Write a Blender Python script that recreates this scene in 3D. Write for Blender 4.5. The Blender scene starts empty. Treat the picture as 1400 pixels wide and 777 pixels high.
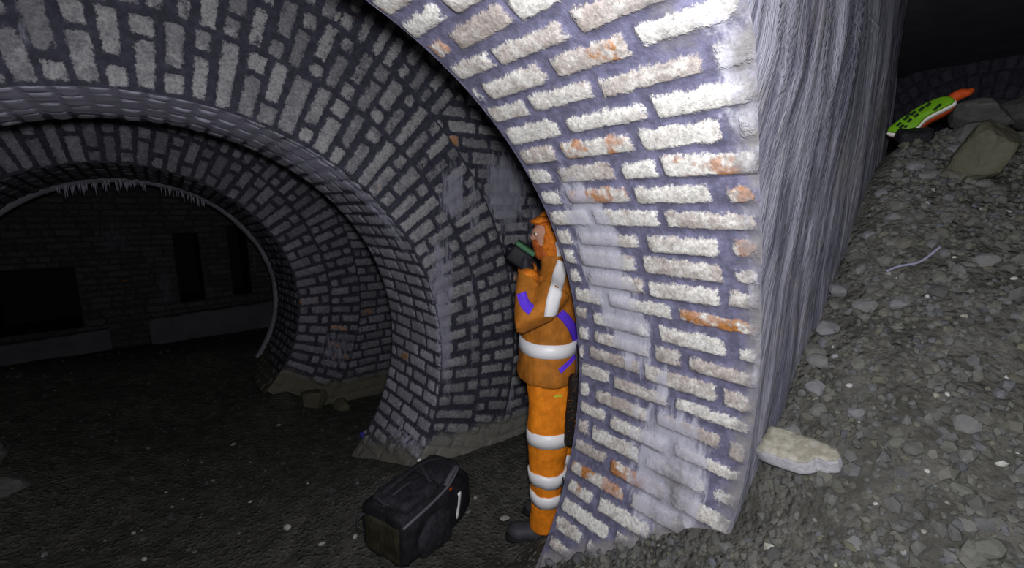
import bpy, math, random
import numpy as np
from mathutils import Vector, Matrix
from mathutils.bvhtree import BVHTree
random.seed(7)
rng = np.random.default_rng(7)
C = bpy.context.scene.collection
PI = math.pi
EYE = 1.76            # eye height above the tunnel floor
R = 1.35              # radius of every circular opening
deg = math.radians

# ------------------------------------------------------------------ noise
def _hash(ix, iy, iz):
    h = (ix * 374761393 + iy * 668265263 + iz * 1274126177) & 0x7fffffff
    h = ((h ^ (h >> 13)) * 1274126177) & 0x7fffffff
    h = h ^ (h >> 16)
    return (h & 0xffff) / 65535.0
def vnoise(p):
    p = np.asarray(p, float)
    i = np.floor(p).astype(np.int64); f = p - i; f = f * f * (3 - 2 * f)
    o = 0
    for dx in (0, 1):
        for dy in (0, 1):
            for dz in (0, 1):
                w = (f[..., 0] if dx else 1 - f[..., 0]) * (f[..., 1] if dy else 1 - f[..., 1]) * (f[..., 2] if dz else 1 - f[..., 2])
                o = o + w * _hash(i[..., 0] + dx, i[..., 1] + dy, i[..., 2] + dz)
    return o * 2 - 1
def fbm(p, n=4):
    p = np.asarray(p, float); a = 1.0; o = 0
    for k in range(n):
        o = o + a * vnoise(p * (2 ** k) + 17.3 * k); a *= .5
    return o
def sstep(a, b, x):
    t = np.clip((x - a) / (b - a), 0, 1); return t * t * (3 - 2 * t)

# ------------------------------------------------------------------ objects
def link_mesh(name, V, F, mat, parent=None, smooth=True, attrs=None, F_mat=None):
    me = bpy.data.meshes.new(name)
    me.from_pydata([tuple(v) for v in np.asarray(V, float)], [], [tuple(int(i) for i in f) for f in F])
    for m in (mat if isinstance(mat, (list, tuple)) else [mat]):
        me.materials.append(m)
    if F_mat is not None:
        me.polygons.foreach_set('material_index', np.asarray(F_mat, np.int32))
    if smooth:
        me.polygons.foreach_set('use_smooth', np.ones(len(me.polygons), bool))
    if attrs:
        for k, a in attrs.items():
            a = np.asarray(a, np.float32)
            if a.ndim == 1:
                at = me.attributes.new(k, 'FLOAT', 'POINT'); at.data.foreach_set('value', a)
            else:
                at = me.attributes.new(k, 'FLOAT_COLOR', 'POINT')
                at.data.foreach_set('color', np.c_[a, np.ones(len(a))].astype(np.float32).ravel())
    me.update()
    o = bpy.data.objects.new(name, me); C.objects.link(o)
    if parent: o.parent = parent
    return o
def thing(name, label, cat, loc=(0, 0, 0), rotz=0, group=None):
    o = bpy.data.objects.new(name, None); C.objects.link(o)
    o.location = loc; o.rotation_euler = (0, 0, rotz); o.empty_display_size = .1
    return tag(o, label, cat, group)
def tag(o, label, cat, group=None, kind=None):
    o['label'] = label; o['category'] = cat
    if group: o['group'] = group
    if kind: o['kind'] = kind
    return o
def struct(o, label=None, cat=None):
    o['kind'] = 'structure'
    if label: o['label'] = label
    if cat: o['category'] = cat
    return o

# ------------------------------------------------------------------ materials
class NT:
    def __init__(s, name):
        s.m = bpy.data.materials.new(name); s.m.use_nodes = True
        s.t = s.m.node_tree; s.t.nodes.clear()
        s.out = s.n('ShaderNodeOutputMaterial'); s.b = s.n('ShaderNodeBsdfPrincipled')
        s.l(s.b.outputs[0], s.out.inputs[0])
        s.b.inputs['Specular IOR Level'].default_value = .25
        s.tc = s.n('ShaderNodeTexCoord').outputs['Object']
    def n(s, t): return s.t.nodes.new(t)
    def l(s, a, b): s.t.links.new(a, b)
    def setin(s, sock, v):
        if hasattr(v, 'is_output'): s.l(v, sock)
        elif isinstance(v, (tuple, list)) and len(v) == 3 and sock.type == 'RGBA': sock.default_value = (*v, 1)
        else: sock.default_value = v
    def attr(s, name, col=False):
        a = s.n('ShaderNodeAttribute'); a.attribute_name = name
        return a.outputs['Color' if col else 'Fac']
    def scale(s, v):
        m = s.n('ShaderNodeMapping'); s.l(s.tc, m.inputs[0]); m.inputs['Scale'].default_value = v; return m.outputs[0]
    def noise(s, sc, det=3, rough=.6, vec=None, dist=0):
        a = s.n('ShaderNodeTexNoise'); s.l(vec if vec is not None else s.tc, a.inputs['Vector'])
        a.inputs['Scale'].default_value = sc; a.inputs['Detail'].default_value = det
        a.inputs['Roughness'].default_value = rough; a.inputs['Distortion'].default_value = dist
        return a.outputs['Fac']
    def voro(s, sc, vec=None, out='Distance'):
        a = s.n('ShaderNodeTexVoronoi'); s.l(vec if vec is not None else s.tc, a.inputs['Vector'])
        a.inputs['Scale'].default_value = sc; return a.outputs[out]
    def math(s, op, a, b=0.0, c=None):
        m = s.n('ShaderNodeMath'); m.operation = op
        s.setin(m.inputs[0], a); s.setin(m.inputs[1], b)
        if c is not None: s.setin(m.inputs[2], c)
        return m.outputs[0]
    def ramp(s, v, a, b, x=0.0, y=1.0):
        m = s.n('ShaderNodeMapRange'); m.interpolation_type = 'SMOOTHSTEP'
        s.setin(m.inputs[0], v); m.inputs[1].default_value = a; m.inputs[2].default_value = b
        m.inputs[3].default_value = x; m.inputs[4].default_value = y
        return m.outputs[0]
    def mix(s, f, a, b, mode='MIX'):
        m = s.n('ShaderNodeMix'); m.data_type = 'RGBA'; m.blend_type = mode
        s.setin(m.inputs[0], f); s.setin(m.inputs[6], a); s.setin(m.inputs[7], b)
        return m.outputs[2]
    def bump(s, h, st=.5, d=.01):
        b = s.n('ShaderNodeBump'); s.l(h, b.inputs['Height'])
        b.inputs['Strength'].default_value = st; b.inputs['Distance'].default_value = d
        s.l(b.outputs[0], s.b.inputs['Normal'])
    def done(s, col, rough=.85):
        s.setin(s.b.inputs['Base Color'], col); s.setin(s.b.inputs['Roughness'], rough); return s.m

def brick_mat(name, white, grey, mortar, rust_a=(.42, .19, .05), rust_b=(.50, .30, .22), wash=.5,
              calc=(.50, .50, .60), dirt=(.13, .125, .09), rough=.85, streak=(40, 40, 7), rust_off=.75):
    s = NT(name)
    e, tone, rust, ca, di = [s.attr(k) for k in ('edge', 'tone', 'rust', 'calcite', 'dirt')]
    n1 = s.noise(38, 3, .65); n2 = s.noise(150, 2, .6)
    ed = s.math('ADD', e, s.math('MULTIPLY', s.math('SUBTRACT', n1, .5), .030))
    ed = s.math('ADD', ed, s.math('MULTIPLY', s.math('SUBTRACT', n2, .5), .012))
    mask = s.ramp(ed, -.003, .005)
    # brick faces: limewash over grey / buff brick, with bare orange patches
    w = s.math('ADD', s.noise(22, 4, .7), s.math('MULTIPLY', s.math('SUBTRACT', tone, .5), .5))
    bc = s.mix(s.ramp(w, wash - .17, wash + .17), grey, white)
    bc = s.mix(s.ramp(s.noise(230, 2, .7), .60, .74), bc, (grey[0] * .45, grey[1] * .45, grey[2] * .45))
    rn = s.math('ADD', s.noise(16, 3, .6), s.math('MULTIPLY', s.math('SUBTRACT', rust, rust_off), .9))
    rc = s.mix(s.ramp(s.noise(7, 2), .42, .6), rust_a, rust_b)
    bc = s.mix(s.ramp(rn, .60, .74), bc, rc)
    gr = s.noise(75, 4, .75)
    bc = s.mix(1.0, bc, s.mix(s.ramp(gr, .3, .7), (.62, .62, .62), (1.22, 1.22, 1.2)), 'MULTIPLY')
    mc = s.mix(s.ramp(s.noise(26, 4, .7), .35, .7), mortar, tuple(min(1, c * 1.9) for c in mortar))
    col = s.mix(mask, mc, bc)
    # calcite bloom running down the surface
    st = s.noise(1, 4, .7, s.scale(streak))
    cf = s.math('MULTIPLY', s.ramp(s.math('ADD', s.math('MULTIPLY', ca, 1.15), s.math('MULTIPLY', s.math('SUBTRACT', st, .5), 1.3)), .38, .72), .85)
    col = s.mix(cf, col, s.mix(st, tuple(c * .55 for c in calc), tuple(min(1, c * 1.3) for c in calc)))
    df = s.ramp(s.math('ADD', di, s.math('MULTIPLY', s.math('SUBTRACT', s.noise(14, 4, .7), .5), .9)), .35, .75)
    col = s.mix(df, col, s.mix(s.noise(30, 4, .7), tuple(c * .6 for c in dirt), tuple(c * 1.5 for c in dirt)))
    h = s.math('ADD', s.math('MULTIPLY', mask, .55), s.math('MULTIPLY', s.noise(90, 4, .7), .55))
    s.bump(h, .55, .008)
    return s.done(col, rough)

M = {}
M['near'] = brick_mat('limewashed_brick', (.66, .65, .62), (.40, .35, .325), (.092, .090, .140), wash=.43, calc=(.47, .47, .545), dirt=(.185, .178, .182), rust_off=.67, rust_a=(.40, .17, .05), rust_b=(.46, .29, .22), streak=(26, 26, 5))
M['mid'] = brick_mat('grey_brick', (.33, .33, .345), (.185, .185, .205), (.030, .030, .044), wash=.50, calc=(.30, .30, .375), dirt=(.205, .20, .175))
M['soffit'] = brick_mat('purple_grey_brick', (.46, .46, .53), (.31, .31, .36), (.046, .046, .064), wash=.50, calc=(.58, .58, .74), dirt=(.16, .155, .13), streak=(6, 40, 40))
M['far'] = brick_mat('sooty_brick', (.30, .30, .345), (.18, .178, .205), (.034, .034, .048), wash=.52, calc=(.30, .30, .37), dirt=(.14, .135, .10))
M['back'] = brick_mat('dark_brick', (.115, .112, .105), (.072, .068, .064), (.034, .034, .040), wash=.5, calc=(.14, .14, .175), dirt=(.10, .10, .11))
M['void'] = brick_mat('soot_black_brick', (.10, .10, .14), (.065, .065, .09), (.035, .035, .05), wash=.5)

def m_face():
    s = NT('streaked_calcite'); a = s.noise(1, 5, .72, s.scale((13, 13, 1.5)), .3); b = s.noise(1, 4, .7, s.scale((42, 42, 3.6)), .3)
    c = s.noise(3.2, 4, .6)
    col = s.mix(s.ramp(a, .33, .68), (.115, .115, .165), (.39, .39, .47))
    col = s.mix(s.ramp(b, .50, .75, 0, .7), col, (.48, .48, .51))
    col = s.mix(s.ramp(c, .52, .7, 0, .45), col, (.40, .375, .32))
    col = s.mix(s.ramp(s.noise(1, 3, .7, s.scale((30, 30, 5))), .62, .72, 0, .5), col, (.085, .085, .125))
    s.bump(s.math('ADD', s.math('MULTIPLY', a, 1.0), s.math('MULTIPLY', b, .5)), .7, .014)
    return s.done(col, .8)
M['face'] = m_face()
def m_plain(name, col, rough=.8, var=.25, sc=30, bump=0, bsc=120, metal=0, spec=.25):
    s = NT(name); c = s.mix(s.noise(sc, 3, .6), tuple(x * (1 - var) for x in col), tuple(min(1, x * (1 + var)) for x in col))
    if bump: s.bump(s.noise(bsc, 4, .65), bump, .006)
    s.b.inputs['Metallic'].default_value = metal; s.b.inputs['Specular IOR Level'].default_value = spec
    return s.done(c, rough)
def m_floor():
    s = NT('damp_rubble_soil'); n = s.noise(9, 6, .7); v = s.voro(34); v2 = s.voro(80)
    wet = s.attr('wet')
    dry = s.mix(s.ramp(n, .35, .68), (.064, .063, .053), (.135, .132, .118))
    col = s.mix(wet, dry, s.mix(s.ramp(n, .35, .68), (.052, .051, .043), (.115, .112, .098)))
    col = s.mix(s.ramp(v, .05, .5, .55, 0), col, (.10, .10, .095))
    col = s.mix(s.ramp(s.noise(160, 2, .6), .70, .80), col, (.24, .24, .22))
    s.bump(s.math('ADD', s.math('MULTIPLY', s.ramp(v, 0, .6), -.9), s.math('ADD', s.math('MULTIPLY', v2, -.5), s.noise(60, 5, .7))), .8, .02)
    return s.done(col, .85)
M['floor'] = m_floor()
def m_stone(name, k=1.0):
    s = NT(name); a = s.attr('stone_colour', True)
    c = s.mix(s.noise(45, 4, .7), (.55, .55, .55), (1.35, 1.35, 1.35))
    s.bump(s.noise(70, 4, .7), .5, .006)
    return s.done(s.mix(1.0, a, c, 'MULTIPLY'), .85)
M['stone'] = m_stone('rubble_stone')
M['pale_stone'] = m_plain('pale_stone', (.36, .355, .33), .85, .3, 40, .5, 90)
M['boulder'] = m_plain('mossy_boulder', (.105, .102, .07), .85, .4, 9, .7, 40)
M['slab'] = m_plain('grey_slab', (.10, .10, .095), .85, .4, 14, .7, 40)
M['pebble'] = m_plain('white_pebble', (.42, .42, .41), .6, .3, 60, .3, 120)
def m_block():
    s = NT('limewashed_brick_fragment')
    g = s.n('ShaderNodeNewGeometry'); sx = s.n('ShaderNodeSeparateXYZ'); s.l(s.tc, sx.inputs[0])
    top = s.ramp(s.math('ADD', sx.outputs[2], s.math('MULTIPLY', s.math('SUBTRACT', s.noise(40, 3, .6), .5), .02)), (.046), .058)
    c1 = s.mix(s.ramp(s.noise(28, 4, .7), .35, .65), (.25, .235, .18), (.42, .40, .33))
    c1 = s.mix(s.ramp(s.noise(11, 3, .6), .54, .68, 0, .7), c1, (.30, .19, .155))
    c2 = s.mix(s.ramp(s.noise(40, 4, .7), .35, .65), (.42, .415, .45), (.56, .555, .59))
    s.bump(s.noise(80, 4, .7), .5, .006)
    return s.done(s.mix(top, c2, c1), .85)
M['block'] = m_block()
def m_cloth(name, a, b, sc=18, rough=.75, bump=.35):
    s = NT(name); n = s.noise(sc, 4, .65)
    s.bump(s.math('ADD', s.noise(1, 3, .6, s.scale((26, 26, 9)), 1.2), s.math('MULTIPLY', s.noise(260, 2, .5), .25)), bump, .015)
    return s.done(s.mix(s.ramp(n, .35, .68), a, b), rough)
M['jacket'] = m_cloth('orange_jacket', (.36, .130, .016), (.52, .18, .020))
M['trouser'] = m_cloth('orange_trouser', (.74, .215, .008), (1.0, .30, .014))
M['hood'] = m_cloth('orange_hood', (.52, .13, .012), (.85, .26, .02), 30)
M['tape'] = m_plain('reflective_tape', (.95, .95, .97), .45, .03, 50, .12, 120, metal=.0, spec=.9)
M['purple'] = m_plain('purple_webbing', (.14, .05, .80), .5, .15, 60, .2, 300)
M['black'] = m_cloth('black_cloth', (.016, .016, .021), (.034, .034, .042), 40, .75, .35)
M['nylon'] = m_cloth('black_nylon', (.011, .011, .014), (.022, .022, .028), 14, .6, .55)
M['panel'] = m_cloth('olive_black_panel', (.022, .021, .012), (.045, .043, .024), 14, .6, .5)
M['piping'] = m_plain('grey_piping', (.12, .12, .14), .6, .25, 60)
M['webbing'] = m_plain('charcoal_webbing', (.045, .045, .054), .6, .25, 60, .2, 300)
M['glove'] = m_cloth('dark_glove', (.020, .022, .030), (.045, .047, .060), 40, .7)
M['boot'] = m_plain('dark_rubber_boot', (.050, .050, .060), .55, .35, 24, .3, 60)
M['sole'] = m_plain('black_sole', (.015, .015, .015), .8)
M['skin'] = m_plain('skin', (.55, .30, .21), .55, .12, 40)
M['hair'] = m_plain('dark_hair', (.03, .02, .015), .6)
M['eye'] = m_plain('eye_white', (.75, .74, .72), .3, .03)
M['green'] = m_plain('dull_green', (.05, .15, .075), .6, .2, 40)
M['device'] = m_plain('black_plastic', (.014, .014, .018), .6, .2, 40, spec=.2)
M['glass'] = m_plain('dark_lens', (.01, .01, .015), .08, .1, spec=.8)
def m_pouch():
    s = NT('speckled_black_mesh'); c = s.mix(s.ramp(s.noise(70, 3, .7), .58, .68), (.014, .012, .011), (.30, .11, .02))
    s.bump(s.noise(120, 3, .6), .5, .006)
    return s.done(c, .6)
M['pouch'] = m_pouch()
M['lime'] = m_plain('lime_green_plastic', (.17, .42, .012), .5, .15, 30, .15, 60)
M['white'] = m_plain('white_rim', (.85, .82, .76), .5, .06)
M['recess_dark'] = m_plain('recess_black', (.018, .018, .02), .9)  # one near-black colour for all recess faces
M['red'] = m_plain('red_orange_fabric', (.55, .075, .012), .6, .3, 40, .3, 60)
M['lime_hole'] = m_plain('dark_vent', (.012, .03, .010), .7)
M['label_yellow'] = m_plain('yellow_tag', (.62, .60, .05), .6)
M['blue'] = m_plain('blue_litter', (.06, .05, .42), .5)
M['paper'] = m_plain('crumpled_paper', (.42, .40, .42), .7, .3, 90)
M['calcite'] = m_plain('white_calcite', (.42, .42, .50), .6, .25, 60, .3, 80)
M['twig'] = m_plain('dry_twig', (.050, .042, .032), .8, .3, 60)
M['wire'] = m_plain('pale_wire', (.26, .26, .36), .6, .3, 60)
M['concrete'] = m_plain('stained_concrete', (.12, .12, .14), .85, .4, 5, .5, 30)

# ------------------------------------------------------------------ brickwork
class Bricks:
    """Lays bricks cell by cell on a surface; every cell is a little relief patch with its own rounded edges."""
    def __init__(s, surf, joint=.012, relief=.010):
        s.S = surf; s.j = joint; s.r = relief; s.V = []; s.F = []; s.A = {k: [] for k in ('edge', 'tone', 'rust', 'calcite', 'dirt')}; s.n = 0
    def lines(s, a, b, step):
        j = s.j; L = b - a
        if L < 2.6 * j: return np.linspace(a, b, 4)
        m = max(2, int(round((L - 2 * j - .016) / step)) + 1)
        return np.concatenate([[a, a + j * .55, a + j], np.linspace(a + j + .008, b - j - .008, m), [b - j, b - j * .55, b]])
    def cell(s, u0, u1, v0, v1, rust_p=.12, step=.022, mask=None):
        if u1 - u0 < .012 or v1 - v0 < .012: return
        U = s.lines(u0, u1, step); W = s.lines(v0, v1, step)
        u, v = np.meshgrid(U, W, indexing='ij'); nu, nv = u.shape
        cu, cv = (u0 + u1) / 2, (v0 + v1) / 2
        a = random.gauss(0, .012); uu = cu + (u - cu) - a * (v - cv); vv = cv + (v - cv) + a * (u - cu)
        ja, jb, jc, jd = [s.j * random.uniform(.55, 1.5) for _ in range(4)]
        d1 = np.minimum(uu - u0 - ja, u1 - jb - uu); d2 = np.minimum(vv - v0 - jc, v1 - jd - vv)
        k = .012; e = np.minimum(d1, d2) - np.where(np.abs(d1 - d2) < k, (k - np.abs(d1 - d2)) ** 2 / (4 * k), 0)
        h = s.r * random.uniform(.55, 1.25) * sstep(-.006, .010, e)
        b = sstep(.0, .012, e)
        h = h + b * (random.gauss(0, .02) * (u - cu) + random.gauss(0, .02) * (v - cv))
        P = s.S(u.ravel(), v.ravel(), h.ravel())
        nz = fbm(P * 22, 3)
        P = s.S(u.ravel(), v.ravel(), h.ravel() + nz * .0022 * (0.4 + b.ravel()))
        tone = min(1, max(0, random.gauss(.5, .22))); ru = random.random() ** 2 * .55 + (random.uniform(.3, .5) if random.random() < rust_p else 0)
        n = nu * nv; s.V.append(P)
        idx = (np.arange(n) + s.n).reshape(nu, nv)
        s.F.append(np.stack([idx[:-1, :-1], idx[1:, :-1], idx[1:, 1:], idx[:-1, 1:]], -1).reshape(-1, 4)); s.n += n
        s.A['edge'].append(e.ravel()); s.A['tone'].append(np.full(n, tone)); s.A['rust'].append(np.full(n, min(1, ru)))
    def build(s, name, mat, parent=None, calc=None, dirt=None, flip=False):
        V = np.concatenate(s.V); F = np.concatenate(s.F)
        if flip: F = F[:, ::-1]
        A = {k: np.concatenate(s.A[k]) for k in ('edge', 'tone', 'rust')}
        A['calcite'] = calc(V) if calc else np.zeros(len(V)); A['dirt'] = dirt(V) if dirt else np.zeros(len(V))
        A['edge'] = A['edge'] - .006 * np.clip(A['dirt'], 0, 1)
        return link_mesh(name, V, F, mat, parent, True, A)
def rows_running(B, u0f, u1f, v0, v1, course, blen=.235, header=.0, **k):
    """Courses stacked along v, bricks laid along u between u0f(v) and u1f(v)."""
    n = max(1, int(round((v1 - v0) / course))); c = (v1 - v0) / n
    for i in range(n):
        a, b = v0 + i * c, v0 + (i + 1) * c; vm = (a + b) / 2
        s0, s1 = u0f(vm), u1f(vm)
        if s1 - s0 < .03: continue
        u = s0 - (blen * (.5 if i % 2 else 0) + random.uniform(0, .05))
        while u < s1:
            L = blen * random.uniform(.92, 1.08)
            if random.random() < header: L *= .5
            x0, x1 = max(u, s0), min(u + L, s1)
            if s1 - x1 < .05: x1 = s1
            if x1 - x0 > .045 or x1 == s1: B.cell(x0, x1, a, b, **k)
            elif x1 < s1: B.cell(x0, x1, a, b, **k)
            u = max(u + L, x1)
def rings(B, t0, t1, radii, course, **k):
    """Voussoir rings on a wall face: u = radius, v = angle * R."""
    for q, (r0, r1) in enumerate(radii):
        n = int(round((t1 - t0) * (r0 + .35 * (r1 - r0)) / course)); d = (t1 - t0) / n
        for i in range(n):
            a, b = (t0 + i * d) * R, (t0 + (i + 1) * d) * R
            w = r1 - r0
            if w > .28:
                cut = [2 / 3, 1 / 3][(i + q) % 2] if random.random() > .12 else 1
                parts = [(r0, r0 + w * cut)] + ([(r0 + w * cut, r1)] if cut < 1 else [])
            else:
                parts = [(r0, r1)] if (i + q) % 2 and random.random() > .1 else [(r0, r0 + w * .5), (r0 + w * .5, r1)]
            for p in parts: B.cell(p[0], p[1], a, b, **k)

def soffit_surf(xc0, zc0, y0, xc1, zc1, y1, r0=R, r1=R):
    def S(u, v, h):
        t = v / R; f = (u - y0) / (y1 - y0); r = r0 + (r1 - r0) * f - h
        return np.stack([xc0 + (xc1 - xc0) * f + r * np.cos(t), u, EYE + zc0 + (zc1 - zc0) * f + r * np.sin(t)], -1)
    return S
def ring_surf(xc, zc, y):
    def S(u, v, h):
        t = v / R
        return np.stack([xc + u * np.cos(t), y - h, EYE + zc + u * np.sin(t)], -1)
    return S
def blob(V, spots):
    o = np.zeros(len(V))
    for x, y, z, rx, ry, rz, a in spots:
        o = np.maximum(o, a * np.exp(-((V[:, 0] - x) / rx) ** 2 - ((V[:, 1] - y) / ry) ** 2 - ((V[:, 2] - EYE - z) / rz) ** 2))
    return o

# ------------------------------------------------------------------ floor heights (relative to the eye)
CP = np.array([(1.34, .52, -1.03), (1.48, .51, -.76), (1.68, .51, -.55), (1.84, .51, -.38), (2.09, .51, -.13), (2.30, .51, .12), (2.55, .46, .26),
 (2.85, .40, .36), (2.5, .2, .10), (3.0, -.35, .22), (2.3, -.4, -.12), (1.75, -.35, -.5), (1.38, -.06, -.80), (1.0, -.5, -1.05), (.6, .1, -1.35), (.2, -.8, -1.4),
 (1.16, 1.19, -1.47), (1.25, .85, -1.25), (1.47, 1.63, -1.76), (1.62, 1.56, -1.76), (1.3, 1.6, -1.755), (1.21, 1.47, -1.73), (.89, 1.78, -1.73), (.95, 2.05, -1.74), (1.02, 2.34, -1.62),
 (1.3, 2.34, -1.63), (1.66, 2.30, -1.66), (2.2, 2.34, -1.68), (2.9, 1.8, -1.6), (.96, 3.09, -1.82), (.89, 4.68, -1.80), (1.22, 4.68, -2.08), (1.8, 4.68, -2.12), (2.4, 3.8, -2.0),
 (1.0, 6.25, -1.84), (.4, 6.25, -1.72), (-1.2, 6.25, -1.55), (-.75, 3.09, -1.75), (0, 2.4, -1.75), (0, 3.5, -1.82), (0, 4.7, -1.92), (-1.3, 4.0, -1.45), (-1.2, 3.3, -1.5), (.3, 5.6, -1.85),
 (-3, 3.5, -1.3), (-3, 7, -1.6), (0, 8.5, -2.05), (3, 8.5, -2.0), (-2, 8.5, -2.05), (-1, 1.2, -1.6), (-2.5, .5, -1.4), (.3, 1.2, -1.62), (3.6, .3, .22), (4.6, .5, -.3), (6.4, 1, -1.2), (4, 3, -1.5), (6, 5, -1.7), (6.4, -1.5, -1.2), (4.2, -1.2, -.1), (-3, -1.5, -1.4)])
def _phi(r): return r
_d = np.hypot(CP[:, None, 0] - CP[None, :, 0], CP[:, None, 1] - CP[None, :, 1])
_A = np.zeros((len(CP) + 3,) * 2); _A[:len(CP), :len(CP)] = _phi(_d) - .02 * np.eye(len(CP))
_P = np.c_[np.ones(len(CP)), CP[:, :2]]; _A[:len(CP), len(CP):] = _P; _A[len(CP):, :len(CP)] = _P.T
_W = np.linalg.solve(_A, np.r_[CP[:, 2], 0, 0, 0])
def ground(x, y, rough=True):
    x = np.asarray(x, float); y = np.asarray(y, float); sh = x.shape
    x = x.ravel(); y = y.ravel()
    d = np.hypot(x[:, None] - CP[None, :, 0], y[:, None] - CP[None, :, 1])
    z = _phi(d) @ _W[:len(CP)] + _W[len(CP)] + _W[len(CP) + 1] * x + _W[len(CP) + 2] * y
    if rough:
        heap = sstep(-1.5, -1.1, z)
        p = np.stack([x, y, 0 * x], -1)
        flat = 1 - np.exp(-((x - 1.45) / .22) ** 2 - ((y - 1.62) / .22) ** 2)
        z = z + (.010 + .020 * heap) * fbm(p * 3.2, 4) * flat + (.004 + .007 * heap) * fbm(p * 17, 2)
    return (z + EYE).reshape(sh)
def gz(x, y): return float(ground(np.array([x]), np.array([y]))[0])
def gnormal(x, y):
    e = .06; g = lambda a, b: float(ground(np.array([a]), np.array([b]), False)[0])
    return Vector((-(g(x + e, y) - g(x - e, y)) / (2 * e), -(g(x, y + e) - g(x, y - e)) / (2 * e), 1)).normalized()

xs = np.concatenate([np.arange(-3.4, -.9, .06), np.arange(-.9, 3.6, .022), np.arange(3.6, 7.0, .08)])
ys = np.concatenate([np.arange(-1.6, -.6, .06), np.arange(-.6, 3.2, .022), np.arange(3.2, 9.4, .06)])
gx, gy = np.meshgrid(xs, ys, indexing='ij'); gzz = ground(gx, gy)
idx = np.arange(gx.size).reshape(gx.shape)
FF = np.stack([idx[:-1, :-1], idx[1:, :-1], idx[1:, 1:], idx[:-1, 1:]], -1).reshape(-1, 4)
wet = (1 - sstep(EYE - 1.72, EYE - 1.0, gzz)).ravel()
o = link_mesh('floor', np.stack([gx.ravel(), gy.ravel(), gzz.ravel()], -1), FF, M['floor'], None, True, {'wet': wet})
struct(o)

# ------------------------------------------------------------------ near wall: white soffit, streaked pier face
ZC1 = -.54 * R
TH_A = np.radians([-70, -45, -25, -11.8, -1.6, 10, 22, 35.7, 43.4, 49.8, 60, 75, 90])
Y_A = np.array([.56, .54, .53, .515, .498, .483, .471, .440, .410, .381, .36, .34, .33])
def y_near(t):
    t = np.where(np.asarray(t) > PI / 2, PI - np.asarray(t), t); return np.interp(t, TH_A, Y_A)
Y1 = .884 * R
wn = bpy.data.objects.new('wall_near', None); C.objects.link(wn); struct(wn)
_s1 = soffit_surf(0, ZC1, 0, 0, ZC1, 1)
B = Bricks(lambda u, v, h: _s1(np.maximum(u, y_near(v / R) - .002), v, h), .0145, .010)
rows_running(B, lambda v: float(min(y_near(v / R - .05), y_near(v / R + .05))) - .004, lambda v: Y1, deg(-42) * R, deg(215) * R, .0840, .265, .10, rust_p=.38, step=.02)
calc1 = lambda V: np.maximum(blob(V, [(1.22, 1.0, -.15, .3, .10, .32, 1.15), (1.3, .93, -.42, .3, .11, .22, .80), (1.32, .76, -.92, .4, .17, .28, .95), (1.33, .66, -.95, .4, .08, .30, .45),
    (1.3, .80, -.62, .3, .06, .14, .55), (.95, .42, .20, .35, .075, .6, .55), (1.3, .49, -.3, .3, .03, .5, .5), (.62, .95, .38, .12, .12, .1, .45)]), 0)
def dirt_falloff1(V):
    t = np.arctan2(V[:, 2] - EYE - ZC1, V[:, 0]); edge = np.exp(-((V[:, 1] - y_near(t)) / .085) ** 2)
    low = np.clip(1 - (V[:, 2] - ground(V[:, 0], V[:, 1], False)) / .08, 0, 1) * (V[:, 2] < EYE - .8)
    foot = sstep(-.55, -1.25, V[:, 2] - EYE) * .33  # dirtier towards the foot, also painting in the lamp's falloff down the pier
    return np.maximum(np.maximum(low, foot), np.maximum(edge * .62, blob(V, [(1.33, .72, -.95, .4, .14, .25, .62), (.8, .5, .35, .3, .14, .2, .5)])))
soff = B.build('arch_soffit', M['near'], wn, calc1, dirt_falloff1, True)
# front face of the near pier, thick with streaked deposits
def face_part(name, mirror):
    T = np.concatenate([np.linspace(deg(-66), deg(89), 150)]); S = np.linspace(0, 1, 90)
    V = []
    for t in T:
        xa, ya, za = R * math.cos(t), float(y_near(t)), ZC1 + R * math.sin(t)
        for q in S:
            f = q * 1.5
            if f <= 1: x = xa + (2.36 - xa) * f; y = ya + (.50 - ya) * f
            else: x = 2.36 + (f - 1) * 1.8; y = .50 + (f - 1) * .30
            V.append((x, y, za))
    for z in np.linspace(ZC1 + R + .01, 1.36, 24):
        for q in S:
            f = q * 1.5; x = 2.36 * f if f <= 1 else 2.36 + (f - 1) * 1.8
            V.append((x, .33 + .17 * min(f, 1) + .30 * max(0, f - 1), z))
    T = np.concatenate([T, np.zeros(24)])
    V = np.array(V)
    q = np.tile(S, len(T)); w = np.minimum(1, q * 14)
    n = fbm(V * np.array([9, 9, 1.6]), 3) * .016 + fbm(V * np.array([30, 30, 3]), 2) * .003
    V[:, 1] += -np.abs(n) * w * .9; V[:, 0] += n * .5 * w
    V[:, 2] += EYE
    if mirror: V[:, 0] *= -1
    i = np.arange(len(V)).reshape(len(T), len(S))
    F = np.stack([i[:-1, :-1], i[1:, :-1], i[1:, 1:], i[:-1, 1:]], -1).reshape(-1, 4)
    return link_mesh(name, V, F if mirror else F[:, ::-1], M['face'], wn)
face_part('pier_face', False); face_part('pier_face', True)
# masonry above the crown and back face
def grid_mesh(name, fn, nu, nv, mat, parent=None, noise=.006):
    u, v = np.meshgrid(np.linspace(0, 1, nu), np.linspace(0, 1, nv), indexing='ij')
    V = fn(u.ravel(), v.ravel()); V = V + noise * fbm(V * 7, 3)[:, None]
    i = np.arange(nu * nv).reshape(nu, nv)
    return link_mesh(name, V, np.stack([i[:-1, :-1], i[1:, :-1], i[1:, 1:], i[:-1, 1:]], -1).reshape(-1, 4), mat, parent)
def backface(u, v):
    t = deg(-60) + u * deg(300); r = R + v * 1.6
    return np.stack([r * np.cos(t), Y1 + 0 * u, np.minimum(EYE + ZC1 + r * np.sin(t), EYE + 1.5)], -1)
grid_mesh('rear_face', backface, 120, 16, M['face'], wn, .0)

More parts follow.
